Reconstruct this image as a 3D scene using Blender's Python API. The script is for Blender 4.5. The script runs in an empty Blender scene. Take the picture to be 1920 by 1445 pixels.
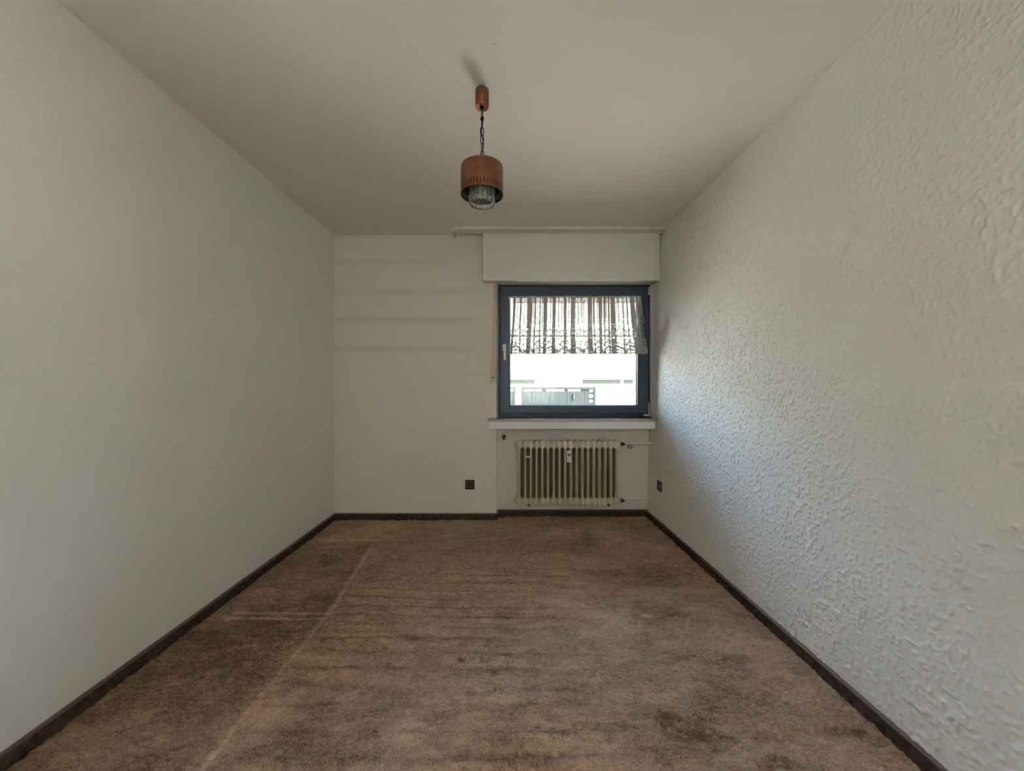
import bpy, bmesh, math, random
import numpy as np
from mathutils import Vector, Matrix

random.seed(7)
rng = np.random.default_rng(11)
scene = bpy.context.scene
C = scene.collection
PI = math.pi

# ------------------------------------------------------------------ camera
F = 720.0                       # focal length in pixels of the 1920 px wide frame
EYE = 1.18                      # camera height above the carpet
cam_data = bpy.data.cameras.new('camera')
cam_data.sensor_width = 36.0
cam_data.lens = F / 1920.0 * 36.0
cam_data.clip_start = 0.02
cam_data.clip_end = 500
cam = bpy.data.objects.new('camera', cam_data)
C.objects.link(cam)
cam.location = (0, 0, EYE)
cam.rotation_euler = (PI / 2, 0, 0)
scene.camera = cam

# ------------------------------------------------------------------ world, sun, exposure
world = bpy.data.worlds.new('sky')
scene.world = world
world.use_nodes = True
wn = world.node_tree.nodes
wl = world.node_tree.links
bg = wn['Background']
sky = wn.new('ShaderNodeTexSky')
sky.sky_type = 'NISHITA'
sky.sun_disc = False
sky.sun_elevation = math.radians(52)
sky.sun_rotation = math.radians(120)
sky.air_density = 1.0
sky.dust_density = 2.0
wl.new(sky.outputs[0], bg.inputs[0])
bg.inputs[1].default_value = 0.55

sun_data = bpy.data.lights.new('sun', 'SUN')
sun_data.energy = 9.0
sun_data.angle = math.radians(0.6)
sun_data.color = (1.0, 0.95, 0.87)
sun = bpy.data.objects.new('sun', sun_data)
C.objects.link(sun)
# high sun from the right, nearly in line with the facade
sun.rotation_euler = Vector((-0.55, 0.32, -0.77)).to_track_quat('-Z', 'Y').to_euler()

vs = scene.view_settings
vs.view_transform = 'Standard'
vs.look = 'None'
vs.gamma = 1.0
vs.use_curve_mapping = False
vs.exposure = 3.67

cy = scene.cycles
cy.use_denoising = True
cy.use_adaptive_sampling = True
cy.adaptive_threshold = 0.03
cy.max_bounces = 8
cy.diffuse_bounces = 5
cy.glossy_bounces = 4
cy.transmission_bounces = 8
cy.transparent_max_bounces = 12
cy.sample_clamp_indirect = 12.0
cy.caustics_reflective = False
cy.caustics_refractive = True

# window opening, used by the light portal too
D_BACK = 3.375          # distance of the window wall
D_NICHE = 3.475         # back of the radiator niche
D_WIN = 3.43            # room face of the sash
H = 2.5
WX0, WX1, WZ0, WZ1 = -0.1215, 1.2387, 0.894, 2.0828

YR = -1.50              # wall behind the camera
RWX0, RWX1, RWZ0, RWZ1 = -0.70, 1.00, 0.80, 2.25      # window added behind the viewer for fill light


def portal(x0, x1, z0, z1, y, rx):
    pd = bpy.data.lights.new('window_portal', 'AREA')
    pd.shape = 'RECTANGLE'
    pd.size = x1 - x0
    pd.size_y = z1 - z0
    pd.cycles.is_portal = True
    o = bpy.data.objects.new('window_portal', pd)
    C.objects.link(o)
    o.location = ((x0 + x1) / 2, y, (z0 + z1) / 2)
    o.rotation_euler = (rx, 0, 0)


portal(WX0, WX1, WZ0, WZ1, 3.60, -PI / 2)
portal(RWX0, RWX1, RWZ0, RWZ1, YR - .15, PI / 2)


# ------------------------------------------------------------------ helpers
def wall_x(d, z):
    """x of the right wall: it runs slightly out of square and leans out."""
    return 1.2974 - 0.02236 * d + 0.024 * (z - 0.06)


def obj(name, mesh, mat=None, parent=None, smooth=False):
    o = bpy.data.objects.new(name, mesh)
    C.objects.link(o)
    if mat:
        mesh.materials.clear()
        mesh.materials.append(mat)
    if smooth:
        for p in mesh.polygons:
            p.use_smooth = True
    if parent:
        o.parent = parent
    return o


def from_bm(name, bm, mat=None, parent=None, smooth=False):
    me = bpy.data.meshes.new(name)
    bm.normal_update()
    bm.to_mesh(me)
    bm.free()
    return obj(name, me, mat, parent, smooth)


def thing(name, label, cat, loc=(0, 0, 0), group=None, kind=None):
    o = bpy.data.objects.new(name, None)
    C.objects.link(o)
    o.location = loc
    tag(o, label, cat, group, kind)
    return o


def tag(o, label=None, cat=None, group=None, kind=None):
    if label: o['label'] = label
    if cat: o['category'] = cat
    if group: o['group'] = group
    if kind: o['kind'] = kind
    return o


def add_box(bm, lo, hi, bevel=0.0, seg=2):
    lo = Vector(lo); hi = Vector(hi)
    tmp = bmesh.new()
    bmesh.ops.create_cube(tmp, size=1.0)
    for v in tmp.verts:
        v.co = Vector(((v.co.x + .5) * (hi.x - lo.x) + lo.x, (v.co.y + .5) * (hi.y - lo.y) + lo.y, (v.co.z + .5) * (hi.z - lo.z) + lo.z))
    if bevel > 0:
        bmesh.ops.bevel(tmp, geom=list(tmp.edges), offset=bevel, segments=seg, profile=0.5, affect='EDGES')
    bmesh.ops.recalc_face_normals(tmp, faces=list(tmp.faces))
    merge(bm, tmp)


def merge(bm, tmp):
    me = bpy.data.meshes.new('tmp')
    tmp.to_mesh(me)
    tmp.free()
    bm.from_mesh(me)
    bpy.data.meshes.remove(me)


def box(name, lo, hi, mat, parent=None, bevel=0.0, seg=2, smooth=False):
    bm = bmesh.new()
    add_box(bm, lo, hi, bevel, seg)
    return from_bm(name, bm, mat, parent, smooth)


def add_lathe(bm, prof, n=32, center=(0, 0, 0), axis='Z', cap=True, ang=0.0):
    """prof: list of (radius, height)."""
    rings = []
    c = Vector(center)
    for r, h in prof:
        ring = []
        for i in range(n):
            a = 2 * PI * i / n + ang
            p = Vector((r * math.cos(a), r * math.sin(a), h))
            if axis == 'X': p = Vector((p.z, p.x, p.y))
            elif axis == 'Y': p = Vector((p.x, p.z, p.y))
            ring.append(bm.verts.new(c + p))
        rings.append(ring)
    for a, b in zip(rings, rings[1:]):
        for i in range(n):
            j = (i + 1) % n
            bm.faces.new((a[i], a[j], b[j], b[i]))
    if cap:
        bm.faces.new(list(reversed(rings[0])))
        bm.faces.new(rings[-1])


def lathe(name, prof, mat, parent=None, n=32, center=(0, 0, 0), axis='Z', cap=True, smooth=True, ang=0.0):
    bm = bmesh.new()
    add_lathe(bm, prof, n, center, axis, cap, ang)
    bmesh.ops.recalc_face_normals(bm, faces=list(bm.faces))
    o = from_bm(name, bm, mat, parent, False)
    if smooth: autosmooth(o)
    return o


def autosmooth(o, deg=35):
    me = o.data
    bm = bmesh.new()
    bm.from_mesh(me)
    lim = math.radians(deg)
    for e in bm.edges:
        if len(e.link_faces) == 2:
            e.smooth = e.calc_face_angle(0) < lim
    for f in bm.faces: f.smooth = True
    bm.to_mesh(me)
    bm.free()


def add_tube(bm, pts, r, n=10, closed=False):
    pts = [Vector(p) for p in pts]
    rings = []
    m = len(pts)
    prev = None
    for i, p in enumerate(pts):
        if closed:
            t = (pts[(i + 1) % m] - pts[i - 1]).normalized()
        else:
            t = (pts[min(i + 1, m - 1)] - pts[max(i - 1, 0)]).normalized()
        if prev is None:
            up = Vector((0, 0, 1)) if abs(t.z) < 0.9 else Vector((1, 0, 0))
            u = t.cross(up).normalized()
        else:
            u = (prev - t * prev.dot(t)).normalized()
        prev = u
        w = t.cross(u)
        rr = r[i] if isinstance(r, (list, tuple)) else r
        rings.append([bm.verts.new(p + (u * math.cos(2 * PI * k / n) + w * math.sin(2 * PI * k / n)) * rr) for k in range(n)])
    pairs = list(zip(rings, rings[1:]))
    if closed: pairs.append((rings[-1], rings[0]))
    for a, b in pairs:
        for k in range(n):
            j = (k + 1) % n
            bm.faces.new((a[k], a[j], b[j], b[k]))
    if not closed:
        bm.faces.new(list(reversed(rings[0])))
        bm.faces.new(rings[-1])


def tube(name, pts, r, mat, parent=None, n=10, closed=False):
    bm = bmesh.new()
    add_tube(bm, pts, r, n, closed)
    bmesh.ops.recalc_face_normals(bm, faces=list(bm.faces))
    o = from_bm(name, bm, mat, parent)
    autosmooth(o, 50)
    return o


# ------------------------------------------------------------------ material helpers
class X:
    """small expression wrapper around shader math nodes"""
    def __init__(s, nt, sock): s.nt, s.s = nt, sock
    def op(s, o, *a, clamp=False):
        n = s.nt.nodes.new('ShaderNodeMath')
        n.operation = o
        n.use_clamp = clamp
        for i, v in enumerate((s,) + a):
            if isinstance(v, X): s.nt.links.new(v.s, n.inputs[i])
            else: n.inputs[i].default_value = v
        return X(s.nt, n.outputs[0])
    def __add__(s, o): return s.op('ADD', o)
    def __radd__(s, o): return s.op('ADD', o)
    def __sub__(s, o): return s.op('SUBTRACT', o)
    def __rsub__(s, o): return (s * -1.0) + o
    def __mul__(s, o): return s.op('MULTIPLY', o)
    def __rmul__(s, o): return s.op('MULTIPLY', o)
    def __truediv__(s, o): return s.op('DIVIDE', o)
    def frac(s): return s.op('FRACT')
    def abs(s): return s.op('ABSOLUTE')
    def sin(s): return s.op('SINE')
    def lt(s, o): return s.op('LESS_THAN', o)
    def gt(s, o): return s.op('GREATER_THAN', o)
    def max(s, o): return s.op('MAXIMUM', o)
    def min(s, o): return s.op('MINIMUM', o)
    def step(s, a, b):
        n = s.nt.nodes.new('ShaderNodeMapRange')
        n.interpolation_type = 'SMOOTHSTEP'
        s.nt.links.new(s.s, n.inputs[0])
        n.inputs[1].default_value = a
        n.inputs[2].default_value = b
        return X(s.nt, n.outputs[0])


def new_mat(name):
    m = bpy.data.materials.new(name)
    m.use_nodes = True
    nt = m.node_tree
    return m, nt, nt.nodes, nt.links, nt.nodes['Principled BSDF']


def simple(name, col, rough=0.5, metal=0.0, noise=0.0, nscale=20.0, bump=0.0, bscale=200.0, spec=0.5):
    m, nt, N, L, b = new_mat(name)
    b.inputs['Base Color'].default_value = (*col, 1)
    b.inputs['Roughness'].default_value = rough
    b.inputs['Metallic'].default_value = metal
    b.inputs['Specular IOR Level'].default_value = spec
    tc = N.new('ShaderNodeTexCoord')
    if noise > 0:
        t = N.new('ShaderNodeTexNoise')
        t.inputs['Scale'].default_value = nscale
        t.inputs['Detail'].default_value = 5
        L.new(tc.outputs['Object'], t.inputs['Vector'])
        mx = N.new('ShaderNodeMix'); mx.data_type = 'RGBA'
        mx.inputs[6].default_value = (*[c * (1 - noise) for c in col], 1)
        mx.inputs[7].default_value = (*[min(1, c * (1 + noise)) for c in col], 1)
        L.new(t.outputs['Fac'], mx.inputs[0])
        L.new(mx.outputs[2], b.inputs['Base Color'])
    if bump > 0:
        t = N.new('ShaderNodeTexNoise')
        t.inputs['Scale'].default_value = bscale
        t.inputs['Detail'].default_value = 4
        L.new(tc.outputs['Object'], t.inputs['Vector'])
        bp = N.new('ShaderNodeBump')
        bp.inputs['Strength'].default_value = bump
        bp.inputs['Distance'].default_value = 0.002
        L.new(t.outputs['Fac'], bp.inputs['Height'])
        L.new(bp.outputs[0], b.inputs['Normal'])
    return m


def woodchip(name, col, strength, bscale=70, bands=False):
    """painted woodchip wallpaper"""
    m, nt, N, L, b = new_mat(name)
    b.inputs['Roughness'].default_value = 0.75
    b.inputs['Specular IOR Level'].default_value = 0.2
    g = N.new('ShaderNodeNewGeometry')
    pos = g.outputs['Position']
    t = N.new('ShaderNodeTexNoise')
    t.inputs['Scale'].default_value = 1.6
    t.inputs['Detail'].default_value = 3
    L.new(pos, t.inputs['Vector'])
    mx = N.new('ShaderNodeMix'); mx.data_type = 'RGBA'
    mx.inputs[6].default_value = (*[c * .965 for c in col], 1)
    mx.inputs[7].default_value = (*[min(1, c * 1.03) for c in col], 1)
    L.new(t.outputs['Fac'], mx.inputs[0])
    out = mx.outputs[2]
    if bands:
        # dust shadows left on the wallpaper by former shelf boards
        sp = N.new('ShaderNodeSeparateXYZ'); L.new(pos, sp.inputs[0])
        x, z = X(nt, sp.outputs[0]), X(nt, sp.outputs[2])
        w = X(nt, t.outputs['Fac'])
        zz = z + (w - 0.5) * 0.03
        acc = None
        for zc, s, x1 in ((2.242, .55, -.40), (1.989, .55, -.28), (1.736, .85, -.26), (1.482, .7, -.24)):
            up = (zz - (zc + 0.02)).abs()
            k = (1.0 - up.step(0.0, 0.05)) * s
            k = k * (1.0 - x.step(x1 - 0.25, x1 + 0.05)) * (0.35 + w * 1.1)
            acc = k if acc is None else acc.max(k)
        mk = (z - 1.215 + x * 0.02).abs().step(0.012, 0.0) * (x + 0.98).abs().step(0.18, 0.05) * 0.35
        acc = acc.max(mk)
        m2 = N.new('ShaderNodeMix'); m2.data_type = 'RGBA'
        L.new((acc * 0.48).s, m2.inputs[0])
        L.new(out, m2.inputs[6])
        m2.inputs[7].default_value = (col[0] * .72, col[1] * .66, col[2] * .62, 1)
        out = m2.outputs[2]
    L.new(out, b.inputs['Base Color'])
    if strength > 0:
        n2 = N.new('ShaderNodeTexNoise'); n2.inputs['Scale'].default_value = bscale; n2.inputs['Detail'].default_value = 2
        L.new(pos, n2.inputs['Vector'])
        bp = N.new('ShaderNodeBump')
        bp.inputs['Strength'].default_value = strength
        bp.inputs['Distance'].default_value = .004
        L.new(n2.outputs['Fac'], bp.inputs['Height'])
        L.new(bp.outputs[0], b.inputs['Normal'])
    return m


WALL_COL = (0.80, 0.765, 0.70)
M_wall_l = woodchip('woodchip_paint_left', WALL_COL, 0.30)
M_wall_r = woodchip('woodchip_paint_right', WALL_COL, 0.0)
M_wall_b = woodchip('woodchip_paint_back', (0.79, 0.715, 0.615), 0.0, bands=True)
M_ceil = woodchip('ceiling_paint', (0.79, 0.75, 0.685), 0.0)
M_plaster = simple('reveal_plaster', (0.80, 0.77, 0.72), 0.7, noise=.04, nscale=6, bump=.25, bscale=60)
M_box = simple('shutter_box_paint', (0.77, 0.73, 0.66), 0.55, noise=.04, nscale=5, bump=.08, bscale=90)
M_gap = simple('caulk', (0.84, 0.83, 0.80), 0.6, bump=.4, bscale=120)
M_anthracite = simple('anthracite_blue_frame', (0.046, 0.061, 0.095), 0.36, noise=.12, nscale=12, bump=.05, bscale=400)
M_anthracite_dark = simple('anthracite_outer_frame', (0.030, 0.038, 0.055), 0.42, noise=.12, nscale=12)
M_gasket = simple('pale_glazing_gasket', (0.62, 0.60, 0.58), 0.5)
M_white_plastic = simple('cream_plastic', (0.80, 0.77, 0.68), 0.35, noise=.04, nscale=30)
M_metal = simple('dull_zinc', (0.55, 0.54, 0.50), 0.35, metal=.8, noise=.2, nscale=90)
M_stone = simple('sill_stone', (0.52, 0.46, 0.41), 0.35, noise=.18, nscale=40)
M_apron = simple('sill_apron_paint', (0.82, 0.80, 0.76), 0.5, noise=.05, nscale=7, bump=.12, bscale=60)
M_strap = simple('beige_webbing', (0.60, 0.46, 0.33), 0.8, noise=.1, nscale=60, bump=.3, bscale=500)
M_winder = simple('beige_winder_plastic', (0.60, 0.52, 0.40), 0.4, noise=.06, nscale=20)
M_dark = simple('dark_recess', (0.015, 0.012, 0.010), 0.7)
M_rad = simple('radiator_cream_enamel', (0.72, 0.61, 0.43), 0.38, noise=.06, nscale=12, bump=.05, bscale=150)
M_pipe = simple('pipe_white_paint', (0.86, 0.80, 0.70), 0.4, noise=.05, nscale=20)
M_brass = simple('tarnished_brass', (0.055, 0.042, 0.028), 0.45, metal=.5, noise=.4, nscale=120)
M_knob = simple('grey_valve_knob', (0.30, 0.28, 0.27), 0.45)
M_meter = simple('white_meter_plastic', (0.76, 0.74, 0.72), 0.35)
M_display = simple('dark_display', (0.03, 0.034, 0.04), 0.2)
M_print = simple('grey_print', (0.16, 0.16, 0.17), 0.6)
M_brown_plastic = simple('dark_brown_plastic', (0.042, 0.022, 0.016), 0.32, noise=.1, nscale=30)
M_brown_insert = simple('brown_socket_insert', (0.075, 0.052, 0.045), 0.4)
M_black = simple('black_enamel', (0.006, 0.006, 0.006), 0.55)
M_chain = simple('blackened_chain', (0.016, 0.011, 0.009), 0.45, metal=.4)
M_rail = simple('yellowed_rail_plastic', (0.80, 0.73, 0.60), 0.4, noise=.05, nscale=10)
M_rail_dark = simple('rail_shade_and_seam', (0.28, 0.23, 0.17), 0.7)
M_screw = simple('brown_screw', (0.09, 0.06, 0.035), 0.5, metal=.5)


def copper_mat():
    m, nt, N, L, b = new_mat('brushed_copper')
    tc = N.new('ShaderNodeTexCoord')
    mp = N.new('ShaderNodeMapping'); mp.inputs['Scale'].default_value = (6, 6, 30)
    L.new(tc.outputs['Object'], mp.inputs[0])
    t = N.new('ShaderNodeTexNoise'); t.inputs['Scale'].default_value = 3; t.inputs['Detail'].default_value = 6
    L.new(mp.outputs[0], t.inputs['Vector'])
    r = N.new('ShaderNodeValToRGB')
    r.color_ramp.elements[0].position = .3; r.color_ramp.elements[0].color = (0.205, 0.072, 0.038, 1)
    r.color_ramp.elements[1].position = .75; r.color_ramp.elements[1].color = (0.29, 0.108, 0.058, 1)
    L.new(t.outputs['Fac'], r.inputs[0])
    L.new(r.outputs[0], b.inputs['Base Color'])
    b.inputs['Metallic'].default_value = 0.55
    b.inputs['Roughness'].default_value = 0.42
    return m


M_copper = copper_mat()


def glass_mat():
    m, nt, N, L, b = new_mat('pressed_glass')
    b.inputs['Base Color'].default_value = (0.86, 0.90, 0.84, 1)
    b.inputs['Transmission Weight'].default_value = 0.86
    b.inputs['Roughness'].default_value = 0.03
    b.inputs['IOR'].default_value = 1.5
    return m


M_glass = glass_mat()


def pane_mat():
    m, nt, N, L, b = new_mat('window_glass')
    N.remove(b)
    tr = N.new('ShaderNodeBsdfTransparent'); tr.inputs[0].default_value = (0.96, 0.975, 0.965, 1)
    gl = N.new('ShaderNodeBsdfGlossy'); gl.inputs['Roughness'].default_value = 0.01
    fr = N.new('ShaderNodeFresnel'); fr.inputs[0].default_value = 1.45
    mx = N.new('ShaderNodeMixShader')
    L.new(fr.outputs[0], mx.inputs[0]); L.new(tr.outputs[0], mx.inputs[1]); L.new(gl.outputs[0], mx.inputs[2])
    L.new(mx.outputs[0], N['Material Output'].inputs[0])
    return m


M_pane = pane_mat()


def carpet_mat(name, dark, light, strip=False):
    m, nt, N, L, b = new_mat(name)
    b.inputs['Roughness'].default_value = 0.95
    b.inputs['Specular IOR Level'].default_value = 0.08
    g = N.new('ShaderNodeNewGeometry'); pos = g.outputs['Position']
    n3 = N.new('ShaderNodeTexNoise'); n3.inputs['Scale'].default_value = 150 if not strip else 45; n3.inputs['Detail'].default_value = 2
    L.new(pos, n3.inputs['Vector'])
    f = X(nt, n3.outputs['Fac']) * (1.1 if not strip else 1.6)
    if strip: f = f - .35
    else:
        at = N.new('ShaderNodeAttribute'); at.attribute_name = 'wear_shade'
        f = f + X(nt, at.outputs['Fac']) - .10
    f = f.op('MULTIPLY', 1.0, clamp=True)
    mx = N.new('ShaderNodeMix'); mx.data_type = 'RGBA'
    mx.inputs[6].default_value = (*dark, 1); mx.inputs[7].default_value = (*light, 1)
    L.new(f.s, mx.inputs[0])
    out = mx.outputs[2]
    if not strip:
        at2 = N.new('ShaderNodeAttribute'); at2.attribute_name = 'hue'
        hm = N.new('ShaderNodeMix'); hm.data_type = 'RGBA'
        hm.inputs[6].default_value = (1.0, .92, .84, 1); hm.inputs[7].default_value = (.94, .97, 1.02, 1)
        L.new(at2.outputs['Fac'], hm.inputs[0])
        mm = N.new('ShaderNodeMix'); mm.data_type = 'RGBA'; mm.blend_type = 'MULTIPLY'; mm.inputs[0].default_value = 1
        L.new(out, mm.inputs[6]); L.new(hm.outputs[2], mm.inputs[7])
        out = mm.outputs[2]
    L.new(out, b.inputs['Base Color'])
    return m


M_carpet = carpet_mat('shag_carpet', (0.145, 0.087, 0.054), (0.64, 0.45, 0.31))
M_strip = carpet_mat('carpet_skirting', (0.026, 0.016, 0.011), (0.135, 0.087, 0.063), True)
M_lip = simple('skirting_lip', (0.15, 0.10, 0.08), 0.45, noise=.2, nscale=60)


# ------------------------------------------------------------------ room shell
def quad_mesh(name, verts, faces, mat):
    me = bpy.data.meshes.new(name)
    me.from_pydata(verts, [], faces)
    return obj(name, me, mat)


XL = -1.561
OUT = 3.84     # outer face of the window wall

# left wall, slab
o = box('wall_left', (XL - .24, YR - .2, -.1), (XL, OUT, H + .1), M_wall_l)
tag(o, 'long white woodchip wall on the left, without openings', 'wall', kind='structure')

# right wall: out of square and leaning; the woodchip grains are real relief
def vnoise(nx, ny, sx, sy, seed):
    """smooth value noise sampled on an nx x ny grid; sx, sy cells"""
    r = np.random.default_rng(seed)
    gx, gy = int(sx) + 3, int(sy) + 3
    g = r.random((gy, gx))
    u = np.linspace(0, sx, nx); v = np.linspace(0, sy, ny)
    iu = u.astype(int); iv = v.astype(int)
    fu = u - iu; fv = v - iv
    fu = fu * fu * (3 - 2 * fu); fv = fv * fv * (3 - 2 * fv)
    a = g[np.ix_(iv, iu)]; b_ = g[np.ix_(iv, iu + 1)]
    c = g[np.ix_(iv + 1, iu)]; d = g[np.ix_(iv + 1, iu + 1)]
    fu = fu[None, :]; fv = fv[:, None]
    return (a * (1 - fu) + b_ * fu) * (1 - fv) + (c * (1 - fu) + d * fu) * fv


def sstep(x, a, b):
    t = np.clip((x - a) / (b - a), 0, 1)
    return t * t * (3 - 2 * t)


def grid_mesh(name, co, nx, ny, flip=False):
    idx = np.arange(nx * ny).reshape(ny, nx)
    q = [idx[:-1, :-1], idx[:-1, 1:], idx[1:, 1:], idx[1:, :-1]]
    if flip: q = q[::-1]
    q = np.stack(q, -1).reshape(-1, 4).astype(np.int32)
    me = bpy.data.meshes.new(name)
    me.vertices.add(len(co)); me.vertices.foreach_set('co', co.astype(np.float32).ravel())
    me.loops.add(q.size); me.loops.foreach_set('vertex_index', q.ravel())
    me.polygons.add(len(q)); me.polygons.foreach_set('loop_start', np.arange(0, q.size, 4, dtype=np.int32))
    me.polygons.foreach_set('use_smooth', np.ones(len(q), dtype=bool))
    me.update(calc_edges=True)
    return me


def grains(nx, ny, lx, ly, seed):
    """scattered wood chips under paint: blobs where fine noise peaks"""
    n1 = vnoise(nx, ny, lx / .0110, ly / .0125, seed)
    n2 = vnoise(nx, ny, lx / .0075, ly / .0085, seed + 1)
    n3 = vnoise(nx, ny, lx / .16, ly / .16, seed + 2)
    g = sstep(n1 * .62 + n2 * .38 + .10 * (n3 - .5), .50, .82)
    return .0034 * g + .0010 * n2 + .0009 * vnoise(nx, ny, lx / .05, ly / .05, seed + 3)


def build_right_wall():
    y0, y1 = YR - .2, D_NICHE + .01
    nx, ny = int((y1 - .75) / .0037), int(H / .0037)
    ys = np.linspace(.75, y1, nx); zs = np.linspace(-.02, H + .02, ny)
    Yg, Zg = np.meshgrid(ys, zs)
    fade = 1 - .9 * sstep(Yg, 3.2, 3.4)
    rel = grains(nx, ny, y1 - .75, H, 40) * fade
    co = np.stack([wall_x(Yg, Zg) - rel, Yg, Zg], -1).reshape(-1, 3)
    me = grid_mesh('wall_right', co, nx, ny, True)
    # plain remainder behind the viewer, and a solid back so no light leaks
    bm = bmesh.new(); bm.from_mesh(me)
    def slab(ya, yb, off):
        v = []
        for d in (ya, yb):
            for z in (-.1, H + .1):
                x = wall_x(d, z) + off
                v += [bm.verts.new((x, d, z)), bm.verts.new((x + .24, d, z))]
        for f in ((0, 4, 6, 2), (1, 3, 7, 5), (2, 6, 7, 3), (0, 1, 5, 4), (0, 2, 3, 1), (4, 5, 7, 6)): bm.faces.new([v[i] for i in f])
    slab(y0, .76, -.0022)
    slab(.755, OUT, .002)
    bm.to_mesh(me); bm.free()
    return obj('wall_right', me, M_wall_r)


o = build_right_wall()
tag(o, 'white woodchip wall on the right, daylight grazing its grains', 'wall', kind='structure')

# ceiling
o = box('ceiling', (XL - .24, YR - .2, H), (1.75, OUT, H + .22), M_ceil)
tag(o, 'plain off-white ceiling over the whole room', 'ceiling', kind='structure')

# window wall: panel left of the window, parapet with niche, lintel
XN = -0.136
bm = bmesh.new()
add_box(bm, (XL - .02, D_BACK, -.1), (XN, OUT, H + .02))
add_box(bm, (XN, D_NICHE, -.1), (1.40, OUT, 0.872))
add_box(bm, (XN, 3.44, WZ1 + .005), (1.40, OUT, H + .02))
for lo, hi in (((XN - .01, 3.507, WZ0 - .05), (WX0 + .03, OUT - .01, WZ1 + .05)), ((WX1 - .03, 3.507, WZ0 - .05), (1.40, OUT - .01, WZ1 + .05)),
               ((WX0, 3.507, WZ1 - .03), (WX1, OUT - .01, WZ1 + .05)), ((WX0, 3.507, .80), (WX1, OUT - .01, WZ0 + .03))):
    add_box(bm, lo, hi)
o = from_bm('wall_back', bm, M_wall_b)
tag(o, 'off-white window wall with faint dust bands and a radiator niche', 'wall', kind='structure')

# wall behind the camera with a window added to supply fill light
bm = bmesh.new()
add_box(bm, (XL - .02, YR - .2, -.1), (RWX0, YR, H + .02))
add_box(bm, (RWX1, YR - .2, -.1), (1.42, YR, H + .02))
add_box(bm, (RWX0, YR - .2, RWZ1), (RWX1, YR, H + .02))
add_box(bm, (RWX0, YR - .2, -.1), (RWX1, YR, RWZ0))
o = from_bm('wall_rear', bm, M_wall_l)
tag(o, 'white wall behind the viewer with an added fill-light window', 'wall', kind='structure')
w2 = thing('fill_window', 'added two-pane white window behind the viewer that supplies fill light', 'window', ((RWX0 + RWX1) / 2, YR - .1, RWZ0), kind='structure')
ww, wh = (RWX1 - RWX0) / 2, RWZ1 - RWZ0
for x0, x1, z0, z1 in ((-ww, ww, 0, .06), (-ww, ww, wh - .06, wh), (-ww, -ww + .06, .06, wh - .06), (ww - .06, ww, .06, wh - .06), (-.04, .04, .06, wh - .06)):
    box('fill_window_frame_bar', (x0, -.035, z0), (x1, .035, z1), M_apron, w2, .004)
for s_ in (-1, 1):
    box('fill_window_pane', (min(s_ * .04, s_ * (ww - .06)), -.003, .06), (max(s_ * .04, s_ * (ww - .06)), .003, wh - .06), M_pane, w2)
M_fill_voile = bpy.data.materials.new('cream_fill_voile')  # voile added to warm and spread the fill light
M_fill_voile.use_nodes = True
_n = M_fill_voile.node_tree.nodes; _n.remove(_n['Principled BSDF'])
_t = _n.new('ShaderNodeBsdfTranslucent'); _t.inputs[0].default_value = (0.88, 0.78, 0.64, 1)
M_fill_voile.node_tree.links.new(_t.outputs[0], _n['Material Output'].inputs[0])
rc = []
for i in range(161):
    t_ = i / 160
    rc.append((-ww - .06 + (2 * ww + .12) * t_, .185 + .012 * math.sin(t_ * 120)))
me = bpy.data.meshes.new('fill_voile')
me.from_pydata([(x, y, z) for z in (-.02, wh + .10) for x, y in rc], [], [(i, i + 1, 161 + i + 1, 161 + i) for i in range(160)])
vo = obj('fill_voile', me, M_fill_voile, None, True)
vo.location = w2.location
tag(vo, 'added cream voile curtain over the fill-light window behind the viewer', 'curtain')
box('fill_window_inner_sill', (-ww - .03, .06, -.05), (ww + .03, .16, -.025), M_stone, w2, .004)


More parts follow.
